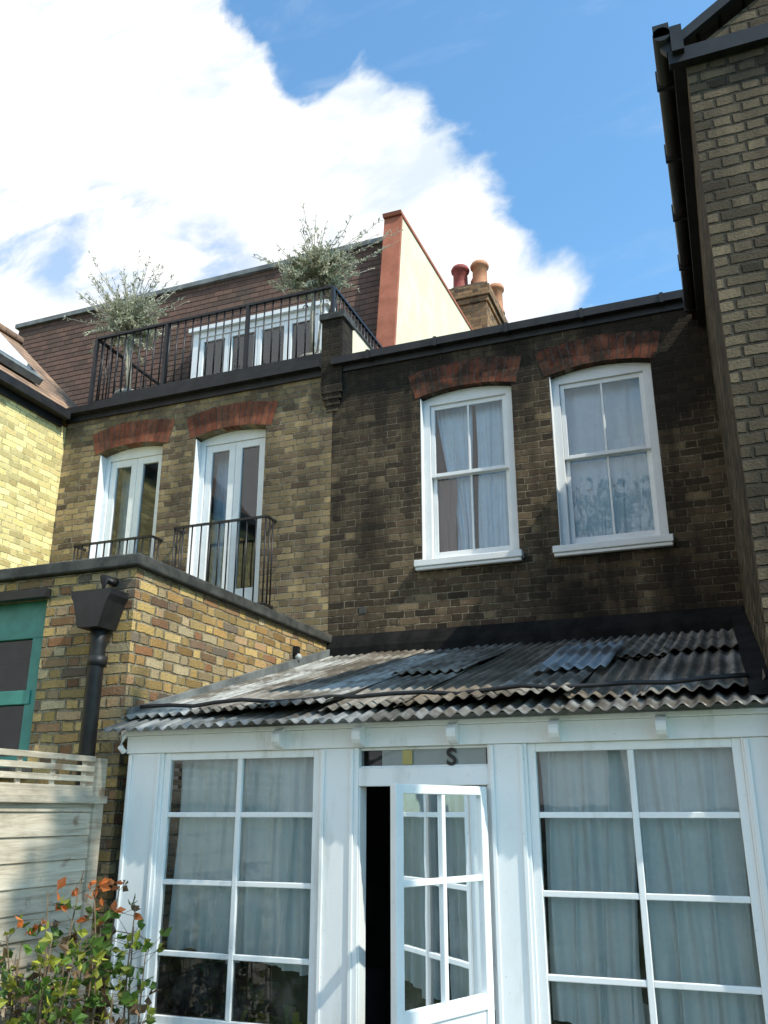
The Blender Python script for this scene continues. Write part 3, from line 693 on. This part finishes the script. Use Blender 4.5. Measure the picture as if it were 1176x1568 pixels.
# ------------------------------------------------------------------ plants
def leaf(b,p,d,s,m,wd=.45):
    d=Vector(d).normalized(); a=d.cross(Vector((random.uniform(-1,1),random.uniform(-1,1),random.uniform(-1,1)))).normalized()
    p=Vector(p); n=d.cross(a)*s*.12
    b.face([p,p+d*s*.5+a*s*wd*.5+n,p+d*s,p+d*s*.5-a*s*wd*.5+n],m)
def shrub(name,base,stemtop,dense,ntwig,wisps,nleaf,ls,mats_,wd,stems=4):
    b=MB(); base=Vector(base); top=Vector(stemtop)
    for s in range(stems):
        o=Vector((random.uniform(-.05,.05),random.uniform(-.05,.05),0)); b.tube([base+o,(base+top)/2+o*2,top+o],[.018,.014,.01],'stem_p',5)
    for i in range(ntwig+wisps):
        wz=i>=ntwig
        th=random.uniform(0,6.283); el=random.gauss(.75 if wz else .3,.4 if wz else .6); r=random.uniform(1.3,2.2) if wz else random.uniform(.4,1.15)
        d=Vector((math.cos(th)*math.cos(el)*dense[0],math.sin(th)*math.cos(el)*dense[1],math.sin(el)*dense[2]))*r
        p0=top+Vector((random.uniform(-.08,.08),random.uniform(-.08,.08),random.uniform(-.2,.1)))
        pts=[p0+d*t+Vector((0,0,(.10 if wz else -.15)*t*t*r*dense[2]))+Vector([random.uniform(-.02,.02) for _ in range(3)]) for t in (0,.35,.7,1)]
        b.tube(pts,[.006,.005,.004,.003] if wz else [.005,.004,.003,.002],'stem_p',4)
        for j in range(nleaf if not wz else nleaf//2):
            t=random.uniform(.15,1)*3; q=min(int(t),2); p=pts[q].lerp(pts[q+1],t-q)
            dd=(pts[q+1]-pts[q]).normalized()*.8+Vector((random.uniform(-1,1),random.uniform(-1,1),random.uniform(-.8,1)))
            leaf(b,p,dd,ls*random.uniform(.6,1.3),random.choice(mats_),wd)
    b.lathe((base.x,base.y,base.z-.35),[(0,0),(.13,0),(.17,.33),(.185,.34),(.185,.38),(.16,.38),(.15,.33),(0,.33)],'planter',16)
    return b.build(name)
SS=['lf_s','lf_s','lf_s','lf_s','lf_s2']
shrub('terrace_shrub',(-7.08,8.75,5.3),(-7.20,8.75,6.46),(.54,.4,.44),180,64,50,.055,SS,.32)
shrub('terrace_shrub',(-4.35,8.78,5.3),(-4.32,8.78,6.62),(.58,.4,.34),180,38,50,.055,SS,.32)
shrub('terrace_shrub',(-4.7,9.9,5.3),(-4.7,9.9,5.9),(.4,.3,.4),50,6,26,.05,['lf_s','lf_s2'],.35)
b=MB()
rr_=random.Random(5)
for i in range(28):
    x=rr_.uniform(-3.70,-3.16); y=rr_.uniform(3.80,4.5); ht=rr_.uniform(.6,1.15) if x<-3.4 else rr_.uniform(.85,1.5)
    dx,dy=rr_.uniform(-.15,.12),rr_.uniform(-.2,.2)
    pts=[Vector((x+dx*t+.03*math.sin(t*5+i),y+dy*t,-1.75+ht*t)) for t in (0,.25,.5,.75,1)]
    b.tube(pts,[.008,.007,.006,.005,.003],'stem',5)
    for j in range(int(24*ht)):
        t=random.uniform(.2,1)*4; q=min(int(t),3); p=pts[q].lerp(pts[q+1],t-q)
        side=Vector((random.uniform(-1,1),random.uniform(-1,1),random.uniform(-.3,.6))).normalized()
        e_=p+side*random.uniform(.05,.14); b.tube([p,e_],.0015,'stem',3)
        m_=random.choice(['lf_g','lf_g','lf_g','lf_y','lf_y','lf_b'])
        if p.z>-.55 and random.random()<.45: m_='lf_o'
        for _ in range(3): leaf(b,e_,side+Vector((random.uniform(-1,1),random.uniform(-1,1),random.uniform(-1,1)))*.8,random.uniform(.04,.08),m_,.65)
b.build('rose_bush')
b=MB()
for (px,py) in ((-3.05,5.25),(-2.6,5.3),(-.7,5.6),(-.2,5.5)):
    b.lathe((px,py,-1.77),[(0,0),(.1,0),(.14,.26),(.15,.3),(.12,.3),(0,.27)],'pot_or',14)
    for i in range(46):
        th=random.uniform(0,6.28); ln=random.uniform(.3,.6); d_=Vector((math.cos(th)*.6,math.sin(th)*.3,1)).normalized()
        p0=Vector((px,py,-1.48)); p1=p0+d_*ln*.7; p2=p1+Vector((math.cos(th)*ln*.4,math.sin(th)*ln*.15,-.05*ln))
        a_=Vector((-math.sin(th),math.cos(th),.1))*.014
        m_=random.choice(['lf_g','lf_y','lf_b','lf_g'])
        b.face([p0-a_,p0+a_,p1+a_*1.4,p1-a_*1.4],m_); b.face([p1-a_*1.4,p1+a_*1.4,p2],m_)
b.build('potted_plants')
def tree(name,base,h,cr,cz,nclump,nleaf,ls,mats_):
    b=MB(); base=Vector(base); top=base+Vector((.2,.1,h))
    pts=[base.lerp(top,t)+Vector((.12*math.sin(t*4),.1*math.sin(t*3),0)) for t in (0,.2,.4,.6,.8,1)]
    b.tube(pts,[.2,.17,.14,.1,.07,.03],'bark',9)
    cc=Vector((base.x,base.y,cz))
    for i in range(nclump):
        while 1:
            d=Vector((random.uniform(-1,1),random.uniform(-1,1),random.uniform(-1,1)))
            if .3<d.length<1: break
        c_=cc+Vector((d.x*cr[0],d.y*cr[1],d.z*cr[2]))
        t=min(max((c_.z-base.z)/h*.75,.25),.95)*5; q=min(int(t),4); p0=pts[q].lerp(pts[q+1],t-q)
        b.tube([p0,p0.lerp(c_,.5)+Vector((0,0,-.15)),c_],[.05,.03,.01],'bark',5)
        rr=random.uniform(.35,.65)*min(cr)*.55
        for j in range(nleaf):
            o=Vector((random.gauss(0,1),random.gauss(0,1),random.gauss(0,.7)))*rr*.6
            leaf(b,c_+o,(random.uniform(-1,1),random.uniform(-1,1),random.uniform(-1,.4)),ls*random.uniform(.6,1.3),random.choice(mats_),.6)
    return b.build(name)
tree('garden_tree',(4.3,2.25,-1.8),11.6,(1.5,.6,1.8),9.9,11,80,.14,['lf_g','lf_d','lf_y'])
tree('garden_tree',(-2.2,-7.5,-1.8),9.5,(2.2,2,3.0),6.2,34,130,.16,['lf_g','lf_d'])
tree('garden_tree',(3.5,-9,-1.8),7,(2.4,2,2.4),3.6,26,110,.17,['lf_g','lf_d'])
tree('garden_tree',(-8,-9,-1.8),7,(2.6,2,2.4),3.4,26,110,.17,['lf_g','lf_d'])
b=MB()
for i in range(6000):
    x=random.uniform(-12,10); y=-8.5+random.gauss(0,.5); zt=-.3+.4*math.sin(x*.9)+.2*math.sin(x*2.3); z=random.uniform(-1.8,zt)
    leaf(b,(x,y,z),(random.uniform(-1,1),random.uniform(-1,1),random.uniform(-.6,1)),random.uniform(.1,.2),random.choice(['lf_g','lf_d']),.6)
b.build('garden_hedge')
b=MB()
for i in range(150):
    x=-12+i*.15; b.box(x,x+.14,-9.6,-9.57,-1.8,.1+random.uniform(-.01,.01),'wood')
b.build('back_fence')

# ------------------------------------------------------------------ sun + world
el,az=math.radians(50),math.radians(17)   # az measured from +X toward -Y
sd=Vector((math.cos(el)*math.cos(az),-math.cos(el)*math.sin(az),math.sin(el)))
sl=bpy.data.lights.new('sun','SUN'); sl.energy=5; sl.angle=math.radians(.5); sl.color=(1,.95,.82)
so=bpy.data.objects.new('sun',sl); col.objects.link(so); so.rotation_euler=sd.to_track_quat('Z','Y').to_euler(); so.location=(10,-5,20)
w=bpy.data.worlds.new('World'); scene.world=w; w.use_nodes=True; nt=NT(w.node_tree); w.node_tree.nodes.clear()
sky=nt.new('ShaderNodeTexSky'); sky.sky_type='NISHITA'; sky.sun_disc=False; sky.sun_elevation=el; sky.sun_rotation=math.pi/2+az; sky.air_density=1.; sky.dust_density=.6; sky.ozone_density=1.5
tc=nt.new('ShaderNodeTexCoord'); x,y,z=nt.sep(tc.outputs['Generated'])
ym=nt.m('MAXIMUM',nt.m('ABSOLUTE',y),.12); s=nt.m('DIVIDE',x,ym); t=nt.m('DIVIDE',z,ym)
st=nt.comb(s,t,0.); n1=nt.noise(st,6.0,9,.56,.25); n2=nt.noise(nt.comb(s,nt.m('MULTIPLY',t,2.2),7.),2.6,8,.62,.4); n3=nt.noise(nt.comb(s,nt.m('MULTIPLY',t,1.6),3.),4,8,.58,.3)
nn=nt.m('MULTIPLY',nt.m('SUBTRACT',n1,.5),1.35)
q=nt.m('ADD',t,nt.m('MULTIPLY',s,.967))
dp=nt.m('DIVIDE',nt.m('ADD',s,.53),.10); dip=nt.m('MULTIPLY',nt.m('MAXIMUM',nt.m('SUBTRACT',1,nt.m('MULTIPLY',dp,dp)),0.),.10)
D=nt.m('ADD',nt.m('MULTIPLY',nt.m('SUBTRACT',nt.m('SUBTRACT',.695,dip),q),4.),nn)
E=nt.m('ADD',nt.m('MULTIPLY',nt.m('SUBTRACT',nt.m('ADD',-.145,nt.m('MULTIPLY',nt.m('SUBTRACT',.70,t),.5)),s),6.),nn)
D=nt.m('MINIMUM',D,E)
mask=nt.smooth(D,-.04,.24)
tp=nt.m('SUBTRACT',t,nt.m('SUBTRACT',.85,nt.m('MULTIPLY',nt.m('ADD',s,.76),.40)))
hx_=nt.m('DIVIDE',nt.m('ADD',s,.93),.42); hy_=nt.m('DIVIDE',tp,.15)
hole=nt.m('SUBTRACT',1,nt.m('ADD',nt.m('MULTIPLY',hx_,hx_),nt.m('MULTIPLY',hy_,hy_)))
patch=nt.m('MULTIPLY',nt.smooth(hole,0.,.7),nt.smooth(n3,.42,.61))
mask=nt.m('MULTIPLY',mask,nt.m('SUBTRACT',1,nt.m('MULTIPLY',patch,.72)))
wisp=nt.m('MULTIPLY',nt.smooth(n2,.48,.8),.32)
mask=nt.m('MAXIMUM',mask,wisp)
cc=nt.mix(nt.smooth(nt.m('ADD',n3,nt.m('MULTIPLY',D,.10)),.38,.62),(8.2,9.3,10.3),(12.2,12.2,12.2))
skyc=nt.mix(1,sky.outputs[0],(2.1,3.0,3.15),'MULTIPLY')
c=nt.mix(mask,skyc,cc)
bg=nt.new('ShaderNodeBackground'); nt.l.new(c,bg.inputs[0]); bg.inputs[1].default_value=.098
o=nt.new('ShaderNodeOutputWorld'); nt.l.new(bg.outputs[0],o.inputs[0])

cam=bpy.data.cameras.new('camera'); co=bpy.data.objects.new('camera',cam); col.objects.link(co)
cam.sensor_fit='VERTICAL'; cam.sensor_height=32; cam.lens=1350/1568*32; cam.clip_end=1500; cam.clip_start=.05
co.location=(0,0,GZ); co.rotation_euler=(math.radians(108.85),0,math.radians(21.2))
scene.camera=co
scene.view_settings.view_transform='Standard'; scene.view_settings.look='None'; scene.view_settings.exposure=0
